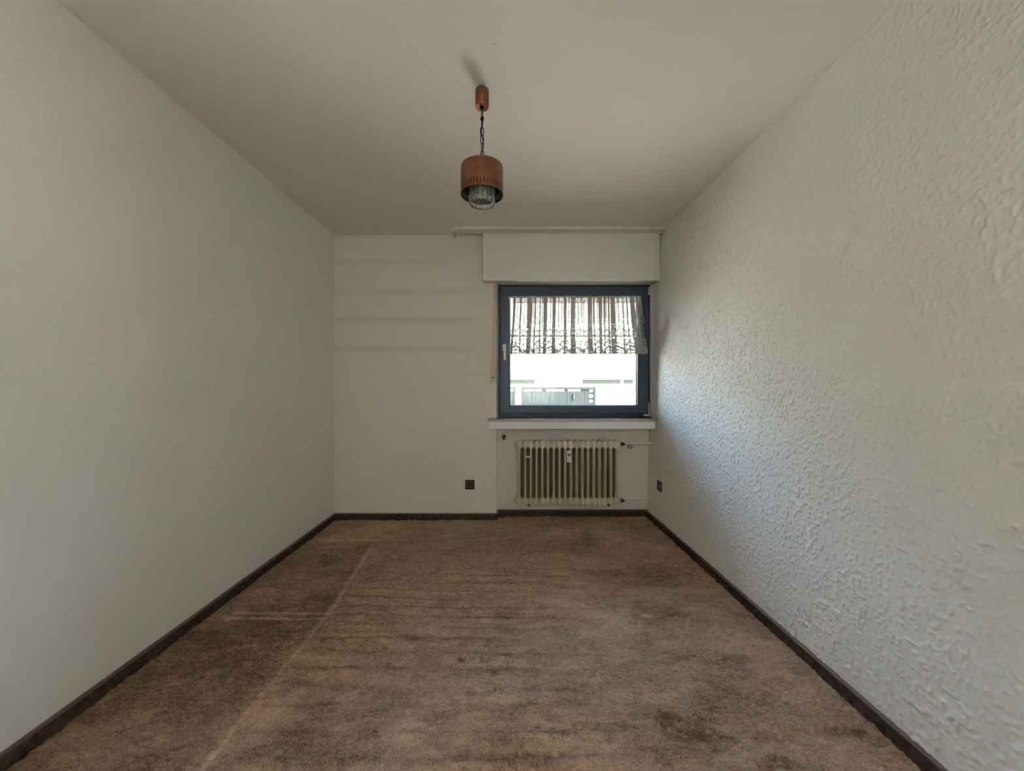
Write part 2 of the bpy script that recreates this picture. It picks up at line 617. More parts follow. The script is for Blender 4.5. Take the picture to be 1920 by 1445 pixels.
# ------------------------------------------------------------------ carpet floor with real relief
def build_floor():
    x0, x1, y0, y1 = XL - .01, 1.30, .62, D_NICHE + .01
    nx, ny = 690, 690
    xs = np.linspace(x0, x1, nx); ys = np.linspace(y0, y1, ny)
    Xg, Yg = np.meshgrid(xs, ys)
    lx, ly = x1 - x0, y1 - y0
    N = lambda cx, cy, s: vnoise(nx, ny, lx / cx, ly / cy, s) - .5      # cell size in metres
    # pile
    h = 0.0070 * N(.018, .012, 1) + 0.0060 * N(.0095, .0075, 2) + 0.006 * N(.05, .035, 3)
    # swells of the carpet that no longer lies flat
    warp = .09 * N(1.1, .6, 4) + .03 * N(.4, .3, 5)
    ph = (Yg + warp + .03 * Xg) / .092
    saw = np.sin(2 * PI * ph + .6 * np.sin(2 * PI * ph))
    env = sstep(Xg, -1.0, -.72) * (1 - sstep(Xg, .05, .55)) * (1 - sstep(Yg, 2.15, 2.75))
    env *= .30 + 1.2 * np.clip(vnoise(nx, ny, lx / .55, ly / .12, 6) - .15, 0, 1)
    h += 0.0050 * saw * env
    # sharp creases between the swells
    fr_ = ph + .014 * N(.06, .1, 30) / .092
    dc = np.abs(fr_ - np.floor(fr_) - .5) * .092
    h -= 0.0115 * np.exp(-(dc / .0115) ** 2) * np.clip(env * 1.25, 0, 1.2) * np.clip(.15 + 1.5 * (vnoise(nx, ny, lx / .70, ly / .07, 31) - .15), 0, 1)
    env2 = (1 - sstep(Xg, -1.05, -.9)) * .35 + sstep(Xg, .3, .8) * .30
    h += 0.004 * np.sin(2 * PI * (Yg * .8 + Xg * .35 + warp * 2) / .16) * env2 * vnoise(nx, ny, lx / .3, ly / .2, 7)
    # colour: wardrobe prints along the left wall, traffic dirt, stains, painted ripple shade
    calm = 1 - .6 * sstep(Xg, -1.0, -.75) * (1 - sstep(Xg, .1, .5)) * sstep(Yg, 1.35, 1.7)
    wear_shade = (.34 * N(.30, .22, 8) + .26 * N(.12, .075, 9)) * calm + .18 * N(.05, .03, 20) + .24 * N(.016, .010, 21) + .22 * N(.11, .014, 24) * (.35 + env)
    hue = vnoise(nx, ny, lx / .55, ly / .5, 22) * .7 + .3 * vnoise(nx, ny, lx / .15, ly / .12, 23)
    edge_x = -.955 - .075 * sstep(Yg, 1.9, 2.9) + .006 * N(.2, .2, 10)
    # dark streaks painted along the bends to stand for ripple shade
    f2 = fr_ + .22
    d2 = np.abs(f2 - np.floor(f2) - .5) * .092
    wear_shade -= .27 * np.exp(-(d2 / .017) ** 2) * np.clip(env * 1.3, 0, 1.2) * np.clip(2.2 * (vnoise(nx, ny, lx / .75, ly / .06, 33) - .22), 0, 1)
    on = (1 - sstep(Yg, 2.86, 2.93))
    line = np.exp(-((Xg - edge_x) / .0085) ** 2) * on * (.5 + .8 * vnoise(nx, ny, lx / .2, ly / .12, 12))
    for yc, xa, amp, wd in ((1.945, -1.49, 1.2, .011), (1.990, -1.47, 1.2, .011), (2.935, -1.50, 1.0, .013)):
        yl = yc + .008 * N(.15, .3, 13)
        seg = sstep(Xg, xa, xa + .04) * (1 - sstep(Xg, edge_x - .01, edge_x + .03))
        line = np.maximum(line, amp * np.exp(-((Yg - yl) / wd) ** 2) * seg)
    wear_shade += .30 * line
    h -= .004 * line
    # unfaded, darker strip where the wardrobe stood
    in_w = (1 - sstep(Xg, edge_x - .03, edge_x)) * on
    wear_shade -= .17 * in_w
    wear_shade += .13 * np.exp(-((Xg + .35) / .55) ** 2 - ((Yg - 2.15) / .45) ** 2)
    wear_shade += .12 * np.exp(-((Xg - .45) / .3) ** 2 - ((Yg - 2.1) / .35) ** 2)
    # stains, each with a ragged outline
    rag = 1 + 1.3 * N(.05, .04, 14) + .9 * N(.02, .015, 15)
    for sx, sy, rx, ry, k in ((.74, 2.02, .15, .11, .30), (.60, 1.33, .12, .06, .30), (.66, 1.27, .10, .04, .24), (.48, 1.39, .10, .05, .18),
                              (.83, 1.20, .07, .03, .26), (.75, 1.92, .22, .06, .20), (.35, 2.25, .10, .02, .18), (-.22, 1.655, .022, .012, .5),
                              (.98, 1.66, .06, .03, .2), (1.05, 1.52, .08, .03, .2), (1.13, 1.31, .10, .02, .28), (.14, 1.31, .10, .018, .32),
                              (.40, 2.03, .09, .012, .22), (-.50, 2.42, .03, .015, .3), (.88, 2.35, .12, .05, .15), (.30, 1.33, .2, .02, .16)):
        r2 = ((Xg - sx) / rx) ** 2 + ((Yg - sy) / ry) ** 2
        wear_shade -= k * np.clip(1.25 - r2 / np.clip(rag, .2, 3), 0, 1)
    me = grid_mesh('floor', np.stack([Xg, Yg, h], -1).reshape(-1, 3), nx, ny)
    for nm, arr in (('wear_shade', wear_shade), ('hue', hue)):
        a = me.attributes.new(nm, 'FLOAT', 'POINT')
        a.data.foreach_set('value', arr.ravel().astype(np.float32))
    bm = bmesh.new(); bm.from_mesh(me)
    bm.faces.new([bm.verts.new(p) for p in ((x0, YR - .02, -.001), (x1 + .1, YR - .02, -.001), (x1 + .1, y0 + .01, -.001), (x0, y0 + .01, -.001))])
    bm.to_mesh(me); bm.free()
    return obj('floor', me, M_carpet)


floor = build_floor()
tag(floor, 'worn brown shag carpet with ripples, furniture prints and stains', 'carpet', kind='structure')

# ------------------------------------------------------------------ skirting: carpet strip with a dark lip
SK, ST = 0.058, 0.013


def skirting(name, label, p0, p1, n):
    """p0, p1 on the wall foot; n = unit vector into the room"""
    root = thing(name, label, 'baseboard', kind='structure')
    p0 = Vector((*p0, 0)); p1 = Vector((*p1, 0)); n = Vector((*n, 0))
    L_ = (p1 - p0).length
    t = (p1 - p0).normalized()
    segs = max(2, int(L_ / .02))
    for part, z0, z1, w0, mat in (('carpet_strip', -.012, SK - .006, ST - .002, M_strip), ('top_lip', SK - .007, SK + .002, ST + .001, M_lip)):
        bm = bmesh.new()
        prev = None
        for i in range(segs + 1):
            p = p0 + t * (L_ * i / segs)
            w = w0 + (random.uniform(-.0016, .0016) if part == 'carpet_strip' else 0)
            ring = [bm.verts.new(p + Vector((0, 0, z0))), bm.verts.new(p + n * w + Vector((0, 0, z0))),
                    bm.verts.new(p + n * w + Vector((0, 0, z1 - .002))), bm.verts.new(p + n * (w - .002) + Vector((0, 0, z1))), bm.verts.new(p + Vector((0, 0, z1)))]
            if prev:
                for k in range(5):
                    bm.faces.new((prev[k], prev[(k + 1) % 5], ring[(k + 1) % 5], ring[k]))
            else: bm.faces.new(ring)
            prev = ring
        bm.faces.new(list(reversed(prev)))
        bmesh.ops.recalc_face_normals(bm, faces=list(bm.faces))
        from_bm(part, bm, mat, root)
    return root


skirting('baseboard_left', 'brown carpet-strip skirting along the foot of the left wall', (XL, YR), (XL, D_BACK), (1, 0))
skirting('baseboard_right', 'brown carpet-strip skirting along the foot of the right wall', (wall_x(YR, 0), YR), (wall_x(D_NICHE, 0), D_NICHE), (-1, 0))
skirting('baseboard_back', 'dark brown skirting under the wall left of the radiator', (XL + ST, D_BACK), (XN + .006, D_BACK), (0, -1))
r_ = skirting('baseboard_niche', 'almost black skirting at the back of the radiator niche', (XN, D_NICHE), (wall_x(D_NICHE, 0) - ST, D_NICHE), (0, -1))
skirting('baseboard_reveal', 'short dark skirting return on the side of the radiator niche', (XN, D_BACK), (XN, D_NICHE - ST), (1, 0))

# ------------------------------------------------------------------ roller shutter box over the window
sb = thing('trim_1', 'off-white boxed-in roller shutter casing above the window', 'shutter box', (0, 3.28, 0), kind='structure')
box('casing', (-.2506, 0, 2.0774), (1.2278, .1545, H), M_box, sb, .006, 3)
bm = bmesh.new()
add_box(bm, (1.2278, .022, 2.0830), (1.2710, .155, H))
from_bm('filler_strip', bm, M_box, sb)

# ------------------------------------------------------------------ window
win = thing('window_1', 'dark blue-grey tilt window with one large pane above the radiator', 'window', ((WX0 + WX1) / 2, D_WIN, WZ0), kind='structure')


def wbox(bm, x0, x1, y0, y1, z0, z1, bev=0.003):
    add_box(bm, (x0 - win.location.x, y0 - D_WIN, z0 - WZ0), (x1 - win.location.x, y1 - D_WIN, z1 - WZ0), bev, 2)


GX0, GX1, GZ0, GZ1 = -.019, 1.1244, 1.0013, 1.973      # sash opening
SX0, SX1, SZ0, SZ1 = WX0 + .016, WX1 - .016, WZ0 + .040, WZ1 - .014   # sash outline


def ring_frame(name, o_, i_, y0, y1, mat, bev=.003):
    bm = bmesh.new()
    (x0, x1, z0, z1), (a0, a1, b0, b1) = o_, i_
    # mitred ring with a bevelled front edge
    def loop(x0, x1, z0, z1, y):
        return [bm.verts.new((x - win.location.x, y - D_WIN, z - WZ0)) for x, z in ((x0, z0), (x1, z0), (x1, z1), (x0, z1))]
    L0 = loop(x0, x1, z0, z1, y1)
    L1 = loop(x0, x1, z0, z1, y0 + bev)
    L2 = loop(x0 + bev, x1 - bev, z0 + bev, z1 - bev, y0)
    L3 = loop(a0 - bev * 2, a1 + bev * 2, b0 - bev * 2, b1 + bev * 2, y0)
    L4 = loop(a0, a1, b0, b1, y0 + bev * 2)
    L5 = loop(a0, a1, b0, b1, y1)
    Ls = [L0, L1, L2, L3, L4, L5]
    for A, B in zip(Ls, Ls[1:] + [L0]):
        for k in range(4):
            bm.faces.new((A[k], A[(k + 1) % 4], B[(k + 1) % 4], B[k]))
    bmesh.ops.recalc_face_normals(bm, faces=list(bm.faces))
    return from_bm(name, bm, mat, win)


ring_frame('outer_frame', (WX0, WX1, WZ0, WZ1), (SX0 + .03, SX1 - .03, SZ0 + .03, SZ1 - .03), D_WIN + .016, D_WIN + .075, M_anthracite_dark)
ring_frame('sash', (SX0, SX1, SZ0, SZ1), (GX0, GX1, GZ0, GZ1), D_WIN, D_WIN + .06, M_anthracite, .004)
ring_frame('glazing_bead', (GX0 - .002, GX1 + .002, GZ0 - .002, GZ1 + .002), (GX0 + .006, GX1 - .006, GZ0 + .006, GZ1 - .006), D_WIN + .034, D_WIN + .046, M_gasket, .001)
bm = bmesh.new(); wbox(bm, GX0 - .003, GX1 + .003, D_WIN + .046, D_WIN + .050, GZ0 - .003, GZ1 + .003, 0)
from_bm('glass_pane', bm, M_pane, win)
# handle: rosette body and a lever pointing down
hx, hz = -.0675, 1.522
hd = lathe('handle', [(.0155, 0), (.0155, .012), (.012, .018)], M_white_plastic, win, 20, (hx - win.location.x, -.018, hz + .01 - WZ0), 'Y')
bm = bmesh.new()
pr = [(.0150, hz + .026, .030), (.0155, hz + .018, .036), (.0150, hz - .028, .036), (.0112, hz - .040, .034), (.0105, hz - .110, .032), (.0095, hz - .116, .028)]
rings = []
for w, z, dp in pr:
    rings.append([bm.verts.new((hx + s * w - win.location.x + (.003 if z < hz - .03 else 0), -y, z - WZ0)) for s, y in ((-1, .012), (1, .012), (.9, dp), (-.9, dp))])
for a, b_ in zip(rings, rings[1:]):
    for k in range(4): bm.faces.new((a[k], a[(k + 1) % 4], b_[(k + 1) % 4], b_[k]))
bm.faces.new(rings[0]); bm.faces.new(list(reversed(rings[-1])))
bmesh.ops.recalc_face_normals(bm, faces=list(bm.faces))
bmesh.ops.bevel(bm, geom=list(bm.edges), offset=.0022, segments=2, affect='EDGES', profile=.5)
lev = from_bm('lever', bm, M_white_plastic, hd)
# hinges
for z0, z1, low in ((WZ1 - .095, WZ1 - .022, False), (WZ0 + .012, WZ0 + .118, True)):
    bm = bmesh.new()
    xh = WX1 - .018
    add_lathe(bm, [(.0055, 0), (.0068, .004), (.0068, z1 - z0 - .03), (.0048, z1 - z0 - .004), (.003, z1 - z0)], 12, (xh - win.location.x, -.004, z0 - WZ0 + (.02 if low else 0)))
    if low:
        wbox(bm, xh - .046, xh + .006, D_WIN - .016, D_WIN + .004, z0, z0 + .020, .003)
        add_lathe(bm, [(.009, -.018), (.009, .004)], 12, (xh - .044 - win.location.x, -.006, z0 + .012 - WZ0), 'Y')
    else:
        for zz in (.012, .04): wbox(bm, xh - .008, xh + .008, D_WIN - .010, D_WIN + .004, z0 + zz, z0 + zz + .012, .002)
    h_ = from_bm('hinge', bm, M_metal, win); autosmooth(h_)
# plaster joint left and right of the frame
bm = bmesh.new()
n_ = 40
for side in (0, 1):
    prev = None
    for i in range(n_ + 1):
        z = WZ0 + (WZ1 - WZ0) * i / n_
        j = random.uniform(-.0022, .0022)
        if side == 0: a, b_ = XN - .001, WX0 + .001 + j
        else: a, b_ = wall_x(3.43, z) + .004, WX1 - .001 + j
        cur = [bm.verts.new((a - win.location.x, -.040 if side == 0 else .002, z - WZ0)), bm.verts.new((b_ - win.location.x, .012, z - WZ0))]
        if prev: bm.faces.new((prev[0], prev[1], cur[1], cur[0]))
        prev = cur
    geo = list(bm.faces)
bmesh.ops.solidify(bm, geom=list(bm.faces), thickness=-.012)
from_bm('plaster_joint', bm, M_gap, win)

# ------------------------------------------------------------------ window sill
sl = thing('window_sill', 'stone window ledge with white painted apron over the radiator', 'window sill', (.5, D_BACK, .80), kind='structure')
SZT = WZ0 - .002
bm = bmesh.new()
add_box(bm, (-.2063 - .5, 3.265 - D_BACK, SZT - .020 - .80), (1.2405 - .5, D_BACK - D_BACK - .0005, SZT - .80), .003, 2)
add_box(bm, (XN - .5, -.0005, SZT - .020 - .80), (1.2405 - .5, 3.46 - D_BACK, SZT - .80), .0, 2)
from_bm('stone_slab', bm, M_stone, sl)
bm = bmesh.new()
add_box(bm, (-.1995 - .5, 3.271 - D_BACK, .8085 - .80), (1.221 - .5, -.0005, SZT - .0205 - .80), .004, 3)
add_box(bm, (XN + .0005 - .5, -.0005, .8085 - .80), (1.221 - .5, 3.4745 - D_BACK, SZT - .0205 - .80), 0, 2)
from_bm('apron', bm, M_apron, sl)

# ------------------------------------------------------------------ roller shutter strap
st = thing('shutter_strap', 'beige roller shutter pull strap with winder plate beside the window', 'shutter strap', (-.165, D_BACK, .95))
K = 720 / D_BACK


def P(u, v, d):
    return Vector(((u - 960) * d / 720, d, EYE - (v - 722.5) * d / 720))


def loc(p, root): return tuple(Vector(p) - root.location)


bm = bmesh.new()
prev = None
for i in range(25):
    t = i / 24
    u = 928.8 + (925.6 - 928.8) * t
    v = 527 + (707 - 527) * t
    d = 3.352 + .005 * math.sin(t * 3)
    c = P(u, v, d) - st.location
    cur = [bm.verts.new(c + Vector((s * .0125, 0, 0))) for s in (-1, 1)] + [bm.verts.new(c + Vector((s * .0125, .002, 0))) for s in (1, -1)]
    if prev:
        for k in range(4): bm.faces.new((prev[k], prev[(k + 1) % 4], cur[(k + 1) % 4], cur[k]))
    prev = cur
bmesh.ops.recalc_face_normals(bm, faces=list(bm.faces))
from_bm('strap', bm, M_strap, st)
# winder: domed plate with a slot
p0, p1 = P(919.6, 717, 3.362), P(930.6, 674, 3.362)
pl = box('winder_plate', loc((p0.x, 3.357, p0.z), st), loc((p1.x, 3.3745, p1.z), st), M_winder, st, .004, 3)
sl0 = P(921.8, 708.5, 3.356)
box('strap_slot', loc((sl0.x, 3.3560, sl0.z), st), loc((sl0.x + .031, 3.3600, sl0.z + .012), st), M_dark, st)
lathe('plate_screw', [(.0042, 0), (.0042, .0015), (.002, .003)], M_screw, st, 12, loc((P(924.6, 713, 3.357)).to_tuple(), st), 'Y')
box('strap_guide', loc((P(923.4, 530, 3.36).x, 3.352, P(0, 530, 3.36).z), st), loc((P(932, 530, 3.36).x, 3.3745, P(0, 526.4, 3.36).z), st), M_winder, st, .001)

# ------------------------------------------------------------------ ceiling curtain rail
cr = thing('curtain_rail', 'yellowed multi-track curtain rail on the ceiling above the window', 'curtain rail', (0, 3.23, H))
ry0, ry1 = 3.188, 3.276
xa, xb = -.436, wall_x(3.23, 2.49) - .004
bm = bmesh.new()
# body: four lips with open tracks between them
add_box(bm, (xa, ry0 - 3.23, -.006), (xb, ry1 - 3.23, -.0003))
lips = [ry0 + (ry1 - ry0) * t for t in (.07, .36, .65, .94)]
for i, yy in enumerate(lips):
    w = .0130
    a = max(ry0, yy - w / 2); b_ = min(ry1, yy + w / 2)
    add_box(bm, (xa, a - 3.23, -.0235), (xb, b_ - 3.23, -.0055), .0015, 1)
from_bm('track_body', bm, M_rail, cr)
for a, b_ in zip(lips, lips[1:]):
    box('groove_shade_strip', (xa + .002, a + .0062 - 3.23, -.0185), (xb - .002, b_ - .0062 - 3.23, -.0062), M_rail_dark, cr)  # dark strips put in the tracks in place of their shade
# curved return at the free end
bm = bmesh.new()
R0, R1 = .052, .092
cx_, cyy = xa, ry0 + R1
prev = None
for i in range(13):
    a = PI / 2 * i / 12
    cur = []
    for r, z in ((R0 - .002, -.001), (R0 - .002, -.0245), (R1, -.0245), (R1, -.001)):
        cur.append(bm.verts.new((cx_ - r * math.sin(a) * .80, cyy - r * math.cos(a) - 3.23, z)))
    if prev:
        for k in range(4): bm.faces.new((prev[k], prev[(k + 1) % 4], cur[(k + 1) % 4], cur[k]))
    else: bm.faces.new(cur)
    prev = cur
# straight tail back to the wall
cur = [bm.verts.new((v.co.x + .004, D_BACK - .004 - 3.23, v.co.z)) for v in prev]
for k in range(4): bm.faces.new((prev[k], prev[(k + 1) % 4], cur[(k + 1) % 4], cur[k]))
bm.faces.new(list(reversed(cur)))
bmesh.ops.recalc_face_normals(bm, faces=list(bm.faces))
er = from_bm('end_return', bm, M_rail, cr); autosmooth(er, 40)
pts = [P(851.6, 433.5, 3.25), P(852.2, 436, 3.28), P(854.9, 446, 3.355)]
tube('return_slot', [loc((p.x, p.y, H - .025), cr) for p in (Vector((-.487, 3.245, 0)), Vector((-.4955, 3.262, 0)), Vector((-.492, 3.36, 0)))], .0022, M_dark, cr, 6)
bl = box('end_block', (-.488, 3.275 - 3.23, -.029), (-.452, 3.366 - 3.23, -.0247), M_rail, cr, .001)
lathe('screw', [(.0045, -.0015), (.0045, 0)], M_dark, cr, 12, (-.470, 3.292 - 3.23, -.0295))
box('joint_seam', (xa + .0045, ry0 - 3.23 - .0006, -.0185), (xa + .0065, ry0 + .03 - 3.23, -.001), M_rail_dark, cr)

# ------------------------------------------------------------------ lace curtain and its rod
ro = thing('curtain_rod', 'thin pale rod across the top of the window glass', 'curtain rod', ((GX0 + GX1) / 2, D_WIN - .006, GZ1 - .01))
tube('rod', [(GX0 - .004 - ro.location.x, 0, 0), (GX1 + .012 - ro.location.x, 0, 0)], .0055, M_pipe, ro, 10)
for s in (GX0 - .002, GX1 + .008):
    box('rod_clip', (s - .008 - ro.location.x, -.004, -.011), (s + .008 - ro.location.x, .0055, .011), M_white_plastic, ro, .0015)


def lace_mat():
    m, nt, N, L, b = new_mat('ivory_lace')
    N.remove(b)
    df = N.new('ShaderNodeBsdfDiffuse'); df.inputs[0].default_value = (0.48, 0.445, 0.39, 1)
    tl = N.new('ShaderNodeBsdfTranslucent'); tl.inputs[0].default_value = (0.55, 0.48, 0.40, 1)
    mt = N.new('ShaderNodeMixShader'); mt.inputs[0].default_value = .06
    L.new(df.outputs[0], mt.inputs[1]); L.new(tl.outputs[0], mt.inputs[2])
    L.new(mt.outputs[0], N['Material Output'].inputs[0])
    return m


def lace_mask(u, v):
    """True where the lace is woven solid; u along the fabric, v above the hem, metres"""
    fr = lambda a: a - np.floor(a)
    p = fr(u / .052) - .5; ap = np.abs(p)
    q = (fr(u / .104) > .5) * .040
    tip = ap * .13 + .270 + q
    base = v - .20 * ap * ap
    arcs = (fr(base / .0180) < .50) & (ap < .40) & (v > tip)
    spine = (ap < .07) & (v > .235 + q)
    border = (ap > .44) & (v > .26)
    head = (v > .452) & (fr(v / .0165) < .62)
    drop = (p * p * .0027 + (v - (q + .250)) ** 2) < .000055
    net = (fr(u / .0195) < .13) | ((fr(v / .0195) < .12) & (v < .30))
    # leaves and blossoms, denser towards the hem
    r = np.random.default_rng(5)
    fl = np.zeros(u.shape, bool)
    W = .208
    uu = fr(u / W) * W
    for _ in range(150):
        cu_, cv_ = r.random() * W, .03 + .205 * r.random() ** 1.25
        if cv_ > .12 and r.random() < .35: continue
        ra, rb, th = r.uniform(.006, .010), r.uniform(.0036, .0055), r.random() * PI
        du = (uu - cu_ + W / 2) % W - W / 2; dv = v - cv_
        e = ((du * np.cos(th) + dv * np.sin(th)) / ra) ** 2 + ((dv * np.cos(th) - du * np.sin(th)) / rb) ** 2
        fl |= e < 1
    # scrolls
    c1 = (fr(u / W) - .5) * W
    for sx in (-1, 1):
        dx, dv = c1 - sx * .030, v - .070
        ang = np.arctan2(dv, dx * sx)
        rad_ = np.hypot(dx, dv)
        sp = np.abs(rad_ - (.010 + .004 * (ang + PI))) < .0035
        fl |= sp & (rad_ < .038)
    fl |= (np.abs(c1) < .0035) & (v < .12)
    tri = np.abs(fr(u / W + .5) - .5) * .12
    rib = (np.abs(v - (tri + .020)) < .0085) | (np.abs(v - (tri * .55 + .014)) < .0045)
    sc = np.abs(np.sin(u * PI / .026)) * .007
    hem = (v - sc < .0125)
    return (arcs | spine | border | head | drop | net | fl | rib | hem) & (v > sc)


def build_curtain():
    kx = 3.42 / 720
    # gathered pleats: (top pixel column, width in metres)
    folds = [(965, .022), (978, .012), (994, .042), (1004, .014), (1013, .012), (1022.5, .034), (1039, .032), (1059, .026), (1073.6, .040), (1093, .010),
             (1105, .040), (1113, .014), (1124, .032), (1132, .016), (1140, .018), (1148, .044), (1166, .018), (1174, .014), (1184, .044), (1192, .024)]
    path = []          # (s, x, y, bunched) along the heading
    tight = 0
    s = 0.0; x = (961 - 960) * kx; y = 0.0
    path.append((s, x, y, 0))
    def go(nx_, ny_):
        nonlocal s, x, y
        n = max(1, int(abs(nx_ - x) / .003))
        ox, oy = x, y
        for i in range(1, n + 1):
            t = i / n
            X_ = ox + (nx_ - ox) * t; Y_ = oy + (ny_ - oy) * (t * t * (3 - 2 * t))
            s += math.hypot(X_ - x, Y_ - y)
            x, y = X_, Y_
            path.append((s, x, y, tight))
    for uc, w in folds:
        xc = (uc - 960) * kx
        go(xc + w / 2, -.005 + random.uniform(-.002, .002))
        tight = 1
        go(xc - w / 2, -.012 + random.uniform(-.003, .002))
        tight = 0
        go(xc + w / 2, -.019 + random.uniform(-.003, .003))
        go(xc + w / 2 + .004, -.003)
    go((1200.5 - 960) * kx, -.006)
    zt, zb = GZ1 - .001, EYE - (664.5 - 722.5) * kx
    pa = np.array(path)
    cell = .0023
    ns = int(pa[-1, 0] / cell); nz = int((zt - zb) / cell)
    ss = np.linspace(0, pa[-1, 0], ns + 1)
    xx = np.interp(ss, pa[:, 0], pa[:, 1]); yy = np.interp(ss, pa[:, 0], pa[:, 2])
    t = np.linspace(0, 1, nz + 1)[:, None]
    rel = (xx / (240 * kx))[None, :]
    lean = -.030 * (1 - rel) ** 2 + .018 * rel + .046 * np.clip((rel - .80) / .2, 0, None) ** 1.5
    gx_ = xx[None, :] + lean * t ** 1.15 + .004 * np.sin(xx[None, :] * 40 + t * 4) * t
    gy_ = yy[None, :] * (1 + .9 * t) - .006 - .010 * t * np.clip((rel - .6) / .4, 0, None)
    gz_ = (zb - zt) * t + 0 * rel
    root_loc = (.55, D_WIN - .012, zt)
    co = np.stack([gx_ - root_loc[0], gy_, gz_], -1).reshape(-1, 3)
    um = ((ss[:-1] + ss[1:]) / 2)[None, :] + 0 * t[:-1]
    vm = (1 - (t[:-1] + t[1:]) / 2) * (zt - zb) + 0 * um
    mask = lace_mask(um, vm)
    # inside a pleat the cloth is bunched tight and only small holes stay open
    lay = np.interp((ss[:-1] + ss[1:]) / 2, pa[:, 0], pa[:, 3]) > .5
    r5 = np.random.default_rng(9)
    hole = np.kron(r5.random((mask.shape[0] // 3 + 1, mask.shape[1] // 3 + 1)), np.ones((3, 3)))[:mask.shape[0], :mask.shape[1]]
    open_ = hole > np.where(vm < .20, .90, .965)
    mask |= lay[None, :] & ~open_
    idx = np.arange((ns + 1) * (nz + 1)).reshape(nz + 1, ns + 1)
    q = np.stack([idx[:-1, :-1], idx[:-1, 1:], idx[1:, 1:], idx[1:, :-1]], -1)[mask]
    used, inv = np.unique(q.ravel(), return_inverse=True)
    co = co[used]; q = inv.reshape(-1, 4).astype(np.int32)
    me = bpy.data.meshes.new('lace_curtain')
    me.vertices.add(len(co)); me.vertices.foreach_set('co', co.astype(np.float32).ravel())
    me.loops.add(q.size); me.loops.foreach_set('vertex_index', q.ravel())
    me.polygons.add(len(q)); me.polygons.foreach_set('loop_start', np.arange(0, q.size, 4, dtype=np.int32))
    me.polygons.foreach_set('use_smooth', np.ones(len(q), dtype=bool))
    me.update(calc_edges=True)
    o = obj('lace_curtain', me, lace_mat(), None)
    o.location = root_loc
    return o


cu = build_curtain()
tag(cu, 'short gathered lace curtain hanging over the upper window glass', 'curtain')

# ------------------------------------------------------------------ radiator
RX0 = (974 - 960) * 3.33 / 720
RY = 3.388
ZB, ZT = .1235, .7085
HB, HT = .166, .664
rad = thing('radiator', 'cream enamelled ribbed radiator in the niche under the window', 'radiator', (RX0 + .425, RY, ZB))


def section_mesh():
    bm = bmesh.new()
    # (height, half width, half depth)
    hh = ZT - ZB
    hb, ht = HB - ZB, HT - ZB
    def hub(c, up):
        s = 1 if up else -1
        return [(c - s * .052, .0088, .055), (c - s * .036, .0098, .055), (c - s * .029, .0195, .054), (c - s * .016, .0235, .053), (c, .0248, .052), (c + s * .013, .0240, .050), (c + s * .025, .0200, .046),
                (c + s * .031, .0090, .040), (c + s * .038, .0040, .030), (c + s * .0445, .0018, .014)]
    lv = list(reversed(hub(hb, False))) + [(hh * .5, .0086, .055)] + hub(ht, True)
    rings = []
    for z, w, dp in lv:
        r = []
        nose = .0026
        prof = [(-w, -dp + .016), (-w * .55, -dp + .007), (-nose * min(1, w / .006), -dp + .0008), (nose * min(1, w / .006), -dp + .0008), (w * .55, -dp + .007), (w, -dp + .016),
                (w, dp - .016), (w * .55, dp - .007), (nose * min(1, w / .006), dp), (-nose * min(1, w / .006), dp), (-w * .55, dp - .007), (-w, dp - .016)]
        for x, y in prof: r.append(bm.verts.new((x, y, z)))
        rings.append(r)
    for a, b_ in zip(rings, rings[1:]):
        for k in range(12): bm.faces.new((a[k], a[(k + 1) % 12], b_[(k + 1) % 12], b_[k]))
    bm.faces.new(rings[0]); bm.faces.new(list(reversed(rings[-1])))
    bmesh.ops.recalc_face_normals(bm, faces=list(bm.faces))
    me = bpy.data.meshes.new('section')
    bm.to_mesh(me); bm.free()
    return me


sm = section_mesh()
sm.materials.append(M_rad)
sec0 = bpy.data.objects.new('section', sm); C.objects.link(sec0)
autosmooth(sec0, 32)
for i in range(18):
    o = sec0 if i == 0 else sec0.copy()
    if i: C.objects.link(o)
    o.parent = rad
    o.location = (-.425 + .05 * i, 0, 0)
M_gap_shade = simple('gap_shade_brown', (0.15, 0.115, 0.062), 0.8, noise=.2, nscale=40)  # dark brown panels painted as the deep shade between the sections
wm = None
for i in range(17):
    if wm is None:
        o = box('gap_shade_panel', (-.0168, .004, .060), (.0168, .010, ZT - ZB - .066), M_gap_shade, rad); wm = o
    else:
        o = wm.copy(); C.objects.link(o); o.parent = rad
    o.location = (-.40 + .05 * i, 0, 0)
xl_, xr_ = -.425 - .025, -.425 + .05 * 17 + .025
for z in (HB - ZB, HT - ZB):
    lathe('end_plug', [(.021, .0), (.021, -.008), (.015, -.012), (.015, -.020)], M_rad, rad, 14, (xl_, 0, z), 'X')
    lathe('end_plug', [(.021, .0), (.021, .008), (.017, .014)], M_rad, rad, 14, (xr_, 0, z), 'X')
    lathe('union_nut', [(.013, .012), (.0175, .014), (.0175, .034), (.012, .040), (.012, .052)], M_brass, rad, 6, (xr_, 0, z), 'X', smooth=False)
